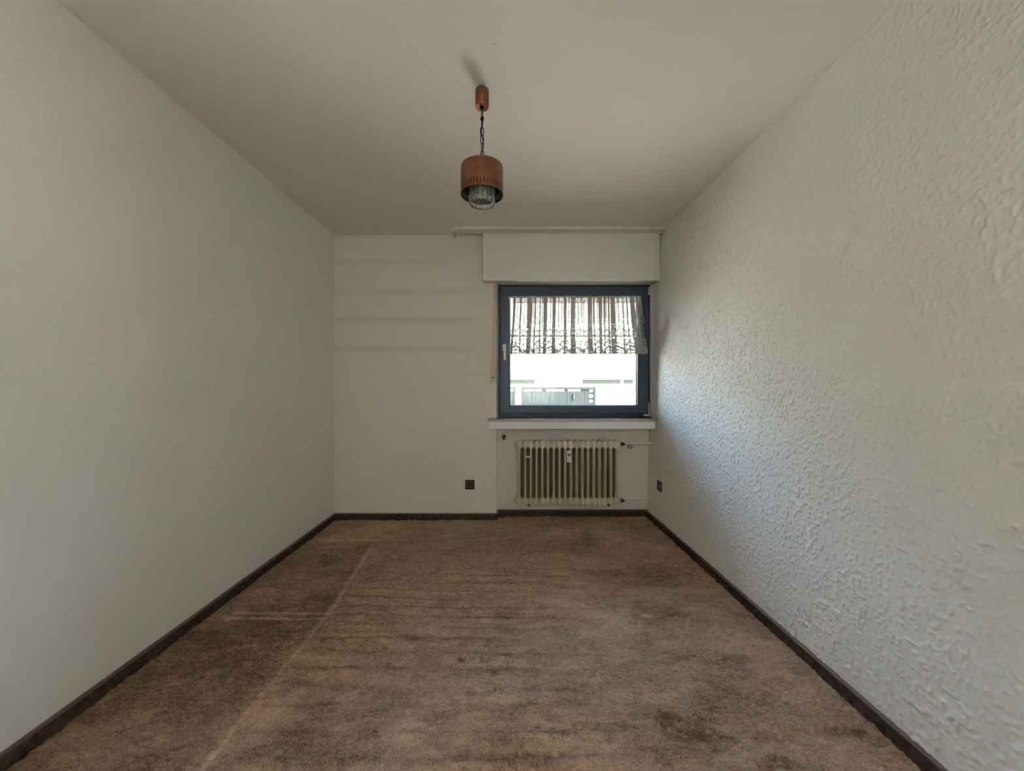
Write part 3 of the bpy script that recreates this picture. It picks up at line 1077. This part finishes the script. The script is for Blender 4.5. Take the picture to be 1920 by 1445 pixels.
# thermostat-less valve with knob facing the room, and the two painted pipes to the wall
zt_ = HT - ZB
px = Vector((xr_ + .052, 0, zt_))
tube('valve_body', [px, px + Vector((.02, 0, 0)), px + Vector((.026, -.02, -.004)), px + Vector((.03, -.045, -.012))], .013, M_pipe, rad, 12)
kn = lathe('valve_knob', [(.017, 0), (.0205, -.004), (.0205, -.022), (.017, -.026)], M_knob, rad, 24, px + Vector((.031, -.045, -.014)), 'Y')
lathe('knob_cap', [(.0125, 0), (.0115, -.0015)], simple('knob_cap_grey', (.36, .33, .33), .5), kn, 20, px + Vector((.031, -.0712, -.014)), 'Y')
xw = wall_x(RY, .6) - rad.location.x + .004
tube('supply_pipe', [px + Vector((.015, 0, .003)), px + Vector((.06, 0, .005)), (xw, .0, zt_ + .006)], .0088, M_pipe, rad, 12)
zb_ = HB - ZB
tube('return_pipe', [(xr_ + .045, 0, zb_), (xr_ + .062, 0, zb_ + .012), (xr_ + .09, 0, zb_ + .020), (wall_x(RY, .18) - rad.location.x + .004, 0, zb_ + .022)], .0088, M_pipe, rad, 12)
# brackets: cream clip in the second gap and two hooks under the body
gx = -.425 + .075
bm = bmesh.new()
add_box(bm, (gx - .019, -.062, .4285), (gx + .019, -.050, .447), .003, 2)
from_bm('bracket_clip', bm, M_white_plastic, rad)
tube('bracket_bolt', [(gx, -.055, .438), (gx, .03, .440), (gx, .085, .440)], .006, M_brass, rad, 8)
for k in (1, 15):
    gx2 = -.425 + .05 * k + .027
    tube('support_hook', [(gx2 - .008, -.040, .010), (gx2 - .003, -.044, .022), (gx2 + .005, -.044, .018), (gx2 + .012, -.040, .000), (gx2 + .012, .086, -.004)], .004, M_brass, rad, 6)

# heat cost meter
mx0, mx1 = (1062.6 - 960) * 3.32 / 720, (1071.6 - 960) * 3.32 / 720
mt_ = thing('heat_meter', 'small white heat meter clipped to the front of the radiator', 'heat meter', ((mx0 + mx1) / 2, 3.33, EYE - (866.3 - 722.5) * 3.32 / 720))
hm_ = (866.3 - 844.0) * 3.32 / 720
box('housing', (-.0215, -.022, 0), (.0195, .004, hm_), M_meter, mt_, .004, 3)
box('clip_side', (-.0235, -.012, .004), (-.0205, .006, hm_ - .008), M_winder, mt_, .001)
bm = bmesh.new()
vv = [bm.verts.new((-.0135 * math.cos(a), 0, -.0135 * 1.55 * math.sin(a))) for a in [PI * i / 16 for i in range(17)]]
bm.faces.new(vv)
r = bmesh.ops.extrude_face_region(bm, geom=list(bm.faces))
for e in r['geom']:
    if isinstance(e, bmesh.types.BMVert): e.co.y -= .0012
bmesh.ops.recalc_face_normals(bm, faces=list(bm.faces))
ds = from_bm('display_window', bm, M_display, mt_); ds.location = (-.001, -.0222, .0755)
box('display_glint', (-.0095, -.0241, .0665), (.0085, -.0234, .0735), simple('lcd_grey', (.34, .35, .36), .3), mt_)
box('printed_mark', (-.006, -.0228, .0445), (.004, -.0221, .0462), M_print, mt_)
box('printed_line', (-.0145, -.0228, .0105), (.0125, -.0221, .0148), M_print, mt_)

# ------------------------------------------------------------------ capped stub left in the niche wall
hp = thing('pipe_stub', 'small corroded brown pipe stub sticking out of the niche wall', 'pipe stub', (P(944.5, 820, 3.44).x, D_NICHE, P(944.5, 820, 3.44).z))
lathe('wall_flange', [(.016, 0), (.016, -.006), (.010, -.010)], M_brass, hp, 14, (0, -.0005, .006), 'Y')
tube('bent_stub', [(0, 0, .010), (-.001, -.030, .014), (-.006, -.042, .006), (-.004, -.046, -.010), (.006, -.046, -.017), (.014, -.046, -.014)], [.008, .008, .0075, .007, .006, .006], M_brass, hp, 10)
lathe('stub_cap', [(.007, 0), (.007, .014)], M_brass, hp, 6, (.004, -.040, .010), 'X', smooth=False)


# ------------------------------------------------------------------ sockets
def socket(label, p, rz):
    t = thing('wall_socket', label, 'socket', p, 'brown wall sockets')
    t.rotation_euler = (0, 0, rz)
    bm = bmesh.new()
    s = .0405; i_ = .0275
    # frame with a square opening
    for x0, x1, z0, z1 in ((-s, s, i_, s), (-s, s, -s, -i_), (-s, -i_, -i_, i_), (i_, s, -i_, i_)):
        add_box(bm, (x0, -.0105, z0), (x1, -.0002, z1))
    bmesh.ops.remove_doubles(bm, verts=list(bm.verts), dist=1e-5)
    from_bm('cover_frame', bm, M_brown_plastic, t)
    bm = bmesh.new()
    # insert plate with a round well
    n = 32
    sq = []
    for k in range(n):
        a = 2 * PI * k / n + PI / 4
        c, s_ = math.cos(a), math.sin(a)
        m_ = max(abs(c), abs(s_))
        sq.append((bm.verts.new((c / m_ * .0272, -.0085, s_ / m_ * .0272)), bm.verts.new((c * .0195, -.0088, s_ * .0195)), bm.verts.new((c * .0190, -.0012, s_ * .0190))))
    for k in range(n):
        j = (k + 1) % n
        for q in (0, 1): bm.faces.new((sq[k][q], sq[j][q], sq[j][q + 1], sq[k][q + 1]))
    bmesh.ops.recalc_face_normals(bm, faces=list(bm.faces))
    ins = from_bm('insert', bm, M_brown_insert, t)
    bm = bmesh.new(); add_lathe(bm, [(.0192, 0), (.0192, .001)], 32, (0, -.0014, 0), 'Y')
    wl_ = from_bm('well', bm, M_dark, ins)
    for s_ in (-1, 1): lathe('pin_hole', [(.0026, 0), (.0026, .0006)], M_black, ins, 10, (s_ * .0095, -.0022, 0), 'Y')
    for s_ in (-1, 1): box('earth_clip', (-.0025, -.0075, s_ * .0182 - .0012), (.0025, -.0015, s_ * .0182 + .0012), M_metal, ins)
    return t


socket('dark brown socket low on the window wall left of the radiator', (P(881, 908, D_BACK).x, D_BACK, P(881, 908, D_BACK).z), 0)
ds_ = 3.196
socket('dark brown socket low on the right wall near the radiator pipes', (wall_x(ds_, .343) + .0004, ds_, .343), -PI / 2 + math.atan(.02236)).rotation_euler.rotate_axis('X', math.atan(.024) * -1)

# ------------------------------------------------------------------ pendant lamp
LX, LY = (903.8 - 960) * 1.70 / 720, 1.70
lamp = thing('pendant_lamp', 'copper drum pendant lamp with pressed glass insert on a black chain', 'lamp', (LX, LY, 2.0))


def lz(v, d=LY): return EYE - (v - 722.5) * d / 720 - 2.0


zc1, zc0 = .488, .411
lathe('canopy', [(.0255, zc1), (.0302, zc1 - .004), (.0302, zc0 + .003), (.0285, zc0), (.0265, zc0 + .0005)], M_copper, lamp, 40)
lathe('canopy_hook', [(.0105, .5), (.0105, zc1 - .001)], M_chain, lamp, 14, (.003, 0, 0))
lathe('cord_nipple', [(.0095, zc0 + .002), (.0085, zc0 - .008), (.0048, zc0 - .012)], M_chain, lamp, 14)
lathe('suspension_sleeve', [(.0046, zc0 - .008), (.0046, lz(219))], M_copper, lamp, 14)
lathe('sleeve_ring', [(.004, lz(219)), (.0078, lz(220.5)), (.0082, lz(224)), (.004, lz(226.5))], M_chain, lamp, 14)
zl_top, zl_bot = lz(225), lz(297.5)
nl = 5
lh = (zl_top - zl_bot) / nl + .006
link0 = None
for i in range(nl):
    zc = zl_top - (zl_top - zl_bot) * (i + .5) / nl
    if link0 is None:
        pts = []
        r_w, hh = .0068, lh / 2 - .0022
        for k in range(28):
            a = 2 * PI * k / 28
            cx2, sz2 = math.cos(a), math.sin(a)
            pts.append((r_w * cx2, 0, (hh - r_w) * (1 if sz2 > 1e-6 else -1 if sz2 < -1e-6 else 0) + r_w * sz2))
        link0 = tube('chain_link', pts, .0019, M_chain, lamp, 8, True); o = link0
    else:
        o = link0.copy(); C.objects.link(o); o.parent = lamp
    o.location = (0, 0, zc)
    o.rotation_euler = (0, 0, [1.35, .15, .35, 1.25, .05][i])
# flex twisted through the chain
pts = []
for i in range(60):
    t = i / 59
    a = t * 9.5
    pts.append((.0042 * math.cos(a) + .0012, .0042 * math.sin(a), lz(218) + (zl_bot - .004 - lz(218)) * t))
tube('flex', pts, .0023, M_black, lamp, 8)

# shade: copper drum with a row of real slots, black inside
RS = .0932
zs1, zs0 = .1455, .0215
SLOT0, SLOT1 = zs0 + .0105, zs0 + .0335
NS = 40


def drum(name, r, flip, mat):
    bm = bmesh.new()
    per = 6                       # columns per pitch; one of them is the slot
    n = NS * per
    zsq = [zs0, SLOT0, SLOT1, zs1 - .006, zs1]
    angs = []
    for i in range(NS):
        a0 = 2 * PI * i / NS
        w = 2 * PI / NS
        sw_ = .0033 / r
        angs += [a0, a0 + sw_, a0 + sw_ + (w - sw_) * .25, a0 + sw_ + (w - sw_) * .5, a0 + sw_ + (w - sw_) * .75]
    m_ = len(angs)
    rows = [[bm.verts.new(((r - (.002 if z == zs1 else 0)) * math.cos(a), (r - (.002 if z == zs1 else 0)) * math.sin(a), z)) for a in angs] for z in zsq]
    for ri in range(len(zsq) - 1):
        for k in range(m_):
            if ri == 1 and k % 5 == 0: continue
            j = (k + 1) % m_
            f = (rows[ri][k], rows[ri][j], rows[ri + 1][j], rows[ri + 1][k])
            bm.faces.new(tuple(reversed(f)) if flip else f)
    # top plate
    ctr = bm.verts.new((0, 0, zs1 + (.004 if not flip else -.001)))
    for k in range(m_):
        j = (k + 1) % m_
        f = (rows[-1][k], rows[-1][j], ctr)
        bm.faces.new(tuple(reversed(f)) if flip else f)
    o = from_bm(name, bm, mat, lamp)
    autosmooth(o, 40)
    return o


sh = drum('shade', RS, False, M_copper)
inner = drum('shade_lining', RS - .0012, True, M_black)
inner.parent = sh
bm = bmesh.new()
add_lathe(bm, [(RS + .0004, zs0), (RS + .0004, zs0 + .0016), (RS - .0016, zs0 + .0016), (RS - .0016, zs0)], 80, cap=False)
rm = from_bm('rim', bm, M_copper, sh)
lathe('top_knob', [(.010, zs1), (.0095, zs1 + .008), (.005, zs1 + .014), (.003, zs1 + .016)], M_chain, lamp, 16)
# pressed glass cylinder: rows of pyramids
def glass_cyl():
    bm = bmesh.new()
    ro_, ri_ = .0555, .0505
    n = 20
    rows_z = [-.0180 + .0220 * k for k in range(5)]
    def ring(r, z, m=n * 2, off=0): return [bm.verts.new((r * math.cos(2 * PI * (k + off) / m), r * math.sin(2 * PI * (k + off) / m), z)) for k in range(m)]
    bands = []
    for k in range(4):
        za, zb2 = rows_z[k] + .0012, rows_z[k + 1] - .0012
        A = ring(ro_, za); B = ring(ro_, zb2)
        Mid = [bm.verts.new((ro_ * math.cos(2 * PI * q / (n * 2)), ro_ * math.sin(2 * PI * q / (n * 2)), (za + zb2) / 2)) for q in range(0, 2 * n)]
        for q in range(n):
            i0, i1, i2 = 2 * q, 2 * q + 1, (2 * q + 2) % (2 * n)
            a = 2 * PI * i1 / (2 * n)
            c = bm.verts.new(((ro_ + .0042) * math.cos(a), (ro_ + .0042) * math.sin(a), (za + zb2) / 2))
            for e0, e1 in ((A[i0], A[i2]), (A[i2], B[i2]), (B[i2], B[i0]), (B[i0], A[i0])):
                bm.faces.new((e0, e1, c))
        for v in Mid: bm.verts.remove(v)
        for v in (A[1::2] + B[1::2]): bm.verts.remove(v)
        A = A[0::2]; B = B[0::2]
        if bands:
            pa = bands[-1]
            for q in range(n): bm.faces.new((pa[q], pa[(q + 1) % n], A[(q + 1) % n], A[q]))
        else: first = A
        bands.append(B)
    I0 = [bm.verts.new((ri_ * math.cos(2 * PI * q / n), ri_ * math.sin(2 * PI * q / n), rows_z[0])) for q in range(n)]
    I1 = [bm.verts.new((ri_ * math.cos(2 * PI * q / n), ri_ * math.sin(2 * PI * q / n), rows_z[-1])) for q in range(n)]
    E0 = [bm.verts.new((ro_ * math.cos(2 * PI * q / n), ro_ * math.sin(2 * PI * q / n), rows_z[0] - .001)) for q in range(n)]
    for q in range(n):
        j = (q + 1) % n
        bm.faces.new((E0[q], E0[j], first[j], first[q]))
        bm.faces.new((I0[q], I0[j], E0[j], E0[q]))
        bm.faces.new((I1[q], I1[j], I0[j], I0[q]))
        bm.faces.new((bands[-1][q], bands[-1][j], I1[j], I1[q]))
    bmesh.ops.recalc_face_normals(bm, faces=list(bm.faces))
    return from_bm('glass_insert', bm, M_glass, lamp)


gi = glass_cyl()
gi.rotation_euler = (0, 0, .12)
lathe('bulb_socket', [(.018, zs1 - .002), (.018, .085), (.014, .080)], M_black, lamp, 20)
lathe('bulb', [(.012, .082), (.013, .072), (.020, .055), (.0225, .042), (.019, .028), (.010, .021), (.002, .0195)], simple('opal_bulb', (.38, .33, .31), .25), lamp, 24)
for a in (0.3, 2.4, 4.5):
    tube('glass_holder', [(.016 * math.cos(a), .016 * math.sin(a), .085), (.050 * math.cos(a), .050 * math.sin(a), .086), (.054 * math.cos(a), .054 * math.sin(a), .071)], .0016, M_chain, lamp, 6)

# filled hook hole in the ceiling in front of the lamp
ph_ = lathe('ceiling_plug', [(.0030, -.0004), (.0062, -.0022), (.0072, -.0016), (.0078, .0)], M_ceil, None, 20, cap=False)
dpl = 1.32 * 720 / (722.5 - 84)
ph_.location = ((928.3 - 960) * dpl / 720, dpl, H - .0002)
tag(ph_, 'tiny ring-shaped plug in the ceiling between viewer and lamp', 'ceiling plug')

# ------------------------------------------------------------------ outside
GZ = -1.65
M_ground = simple('pale_paving', (0.42, 0.39, 0.34), .9, noise=.2, nscale=3)
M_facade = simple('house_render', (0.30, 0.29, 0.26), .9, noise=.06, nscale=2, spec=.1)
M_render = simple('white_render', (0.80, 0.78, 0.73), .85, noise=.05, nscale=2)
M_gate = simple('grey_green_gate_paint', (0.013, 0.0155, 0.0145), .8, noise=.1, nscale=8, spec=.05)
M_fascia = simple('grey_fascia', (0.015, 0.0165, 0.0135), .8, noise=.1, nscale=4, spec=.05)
M_cap = simple('cream_roof_edge', (0.34, 0.32, 0.24), .6)
M_roof = simple('pale_roof_tiles', (0.065, 0.063, 0.052), .9, spec=.1, noise=.25, nscale=6)
M_gutter = simple('green_grey_gutter', (0.030, 0.032, 0.024), .6)

o = box('ground', (-40, OUT + .0, GZ - .2), (45, 70, GZ), M_ground)
tag(o, 'pale sunlit paved yard outside the window', 'ground', kind='structure')


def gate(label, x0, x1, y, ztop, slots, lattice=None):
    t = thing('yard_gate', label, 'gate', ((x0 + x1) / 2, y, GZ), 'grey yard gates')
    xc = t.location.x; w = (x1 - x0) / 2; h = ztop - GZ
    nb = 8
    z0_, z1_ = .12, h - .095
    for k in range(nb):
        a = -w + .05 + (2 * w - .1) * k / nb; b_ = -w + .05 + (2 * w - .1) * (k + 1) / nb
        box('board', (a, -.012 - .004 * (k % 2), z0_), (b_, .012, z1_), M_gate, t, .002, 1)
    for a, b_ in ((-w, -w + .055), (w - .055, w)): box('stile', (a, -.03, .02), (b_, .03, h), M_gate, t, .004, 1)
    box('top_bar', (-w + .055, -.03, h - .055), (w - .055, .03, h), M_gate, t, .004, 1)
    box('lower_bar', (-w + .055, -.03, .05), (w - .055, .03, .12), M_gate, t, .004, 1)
    # short bars closing parts of the slot under the top bar
    prev = -w + .05
    for a, b_ in slots + [(x1 - xc - .05 + xc, x1)]:
        box('slot_filler', (prev, -.012, h - .096), (max(prev + .01, a - xc), .012, h - .054), M_gate, t)
        prev = b_ - xc
    return t


k9 = 9.0 / 720
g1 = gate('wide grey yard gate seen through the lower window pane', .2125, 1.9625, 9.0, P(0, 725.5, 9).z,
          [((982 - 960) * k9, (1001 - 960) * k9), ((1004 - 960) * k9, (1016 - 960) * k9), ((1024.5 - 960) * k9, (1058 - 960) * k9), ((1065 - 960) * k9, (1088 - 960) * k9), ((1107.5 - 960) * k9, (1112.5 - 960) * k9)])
bm = bmesh.new()
M_slat = simple('pale_gate_panel', (0.030, 0.033, 0.028), .8, spec=.05)
for (v0, v1) in ((730, 735.5), (739, 746), (749, 755)):
    p_, q_ = P(1104, v1, 8.985), P(1112.5, v0, 8.985)
    box('pale_inlay', (p_.x - g1.location.x, -.022, p_.z - GZ), (q_.x - g1.location.x, -.012, q_.z - GZ), M_slat, g1)
hp2 = P(1075.5, 742, 8.98)
box('pull_handle', (hp2.x - g1.location.x - .012, -.05, hp2.z - GZ - .07), (hp2.x - g1.location.x + .012, -.012, hp2.z - GZ + .07), M_black, g1, .004)
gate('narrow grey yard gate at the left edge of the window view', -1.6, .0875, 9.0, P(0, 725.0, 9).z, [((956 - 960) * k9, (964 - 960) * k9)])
po = thing('gate_pillar', 'white pillar between the two grey yard gates', 'pillar', (.15, 9.05, GZ))
box('shaft', (-.06, -.03, 0), (.06, .25, P(0, 725.5, 9).z - GZ - .02), M_render, po, .004)
box('pillar_cap', (-.062, -.035, P(0, 725.5, 9).z - GZ - .02), (.062, .26, P(0, 725.5, 9).z - GZ), M_render, po, .004)


def garage(label, x0, x1, ztop, zfb, y0, y1, post):
    t = thing('garage', label, 'garage', ((x0 + x1) / 2, y0, GZ), 'white garages across the yard')
    xc = t.location.x
    box('wall_block', (x0 - xc, .06, 0), (x1 - xc + .08, y1 - y0, ztop - GZ - .001), M_render, t)
    box('fascia', (x0 - xc + (.03 if post < 0 else 0), 0, zfb - GZ), (x1 - xc, .06, ztop - GZ), M_fascia, t)
    box('roof_edge', (x0 - xc - .02, -.02, ztop - GZ), (x1 - xc + .02, y1 - y0 + .07, ztop - GZ + .05), M_cap, t, .008)
    box('corner_post', (post - xc - .035, .0, 0), (post - xc + .035, .08, zfb - GZ), M_cap, t, .01)
    box('garage_door', (x0 - xc + .3, .085, 0), (x1 - xc - .3, .099, zfb - GZ - .25), M_render, t, .004)
    return t


zt13, zb13 = P(0, 711.8, 13).z, P(0, 719.3, 13).z
k13 = 13 / 720
garage('flat-roofed white garage at the left of the window view', -3.2, (1003 - 960) * k13, zt13, zb13, 13, 18, (1001 - 960) * k13)
garage('flat-roofed white garage right of the gap in the window view', (1092.5 - 960) * k13, (1164 - 960) * k13, zt13, zb13, 13, 18, (1091.5 - 960) * k13 + .03)
garage('flat-roofed white garage at the right edge of the window view', (1170.5 - 960) * k13, (1240 - 960) * k13 + 1.5, zt13, zb13, 13, 18, (1250 - 960) * k13)

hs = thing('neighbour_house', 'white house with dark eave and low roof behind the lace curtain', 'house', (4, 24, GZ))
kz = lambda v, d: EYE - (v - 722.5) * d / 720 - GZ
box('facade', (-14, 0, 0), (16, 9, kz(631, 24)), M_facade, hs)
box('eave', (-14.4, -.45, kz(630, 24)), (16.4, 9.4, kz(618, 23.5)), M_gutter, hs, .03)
bm = bmesh.new()
ze = kz(618, 23.5); zr = kz(556, 28.5)
pv = [(-14.5, -.5, ze), (16.5, -.5, ze), (16.5, 4.5, zr), (-14.5, 4.5, zr), (-14.5, 9.5, ze), (16.5, 9.5, ze)]
pv = [bm.verts.new(p) for p in pv]
for f in ((0, 1, 2, 3), (3, 2, 5, 4), (0, 3, 4), (1, 5, 2), (0, 4, 5, 1)): bm.faces.new([pv[i] for i in f])
bmesh.ops.recalc_face_normals(bm, faces=list(bm.faces))
from_bm('roof', bm, M_roof, hs)
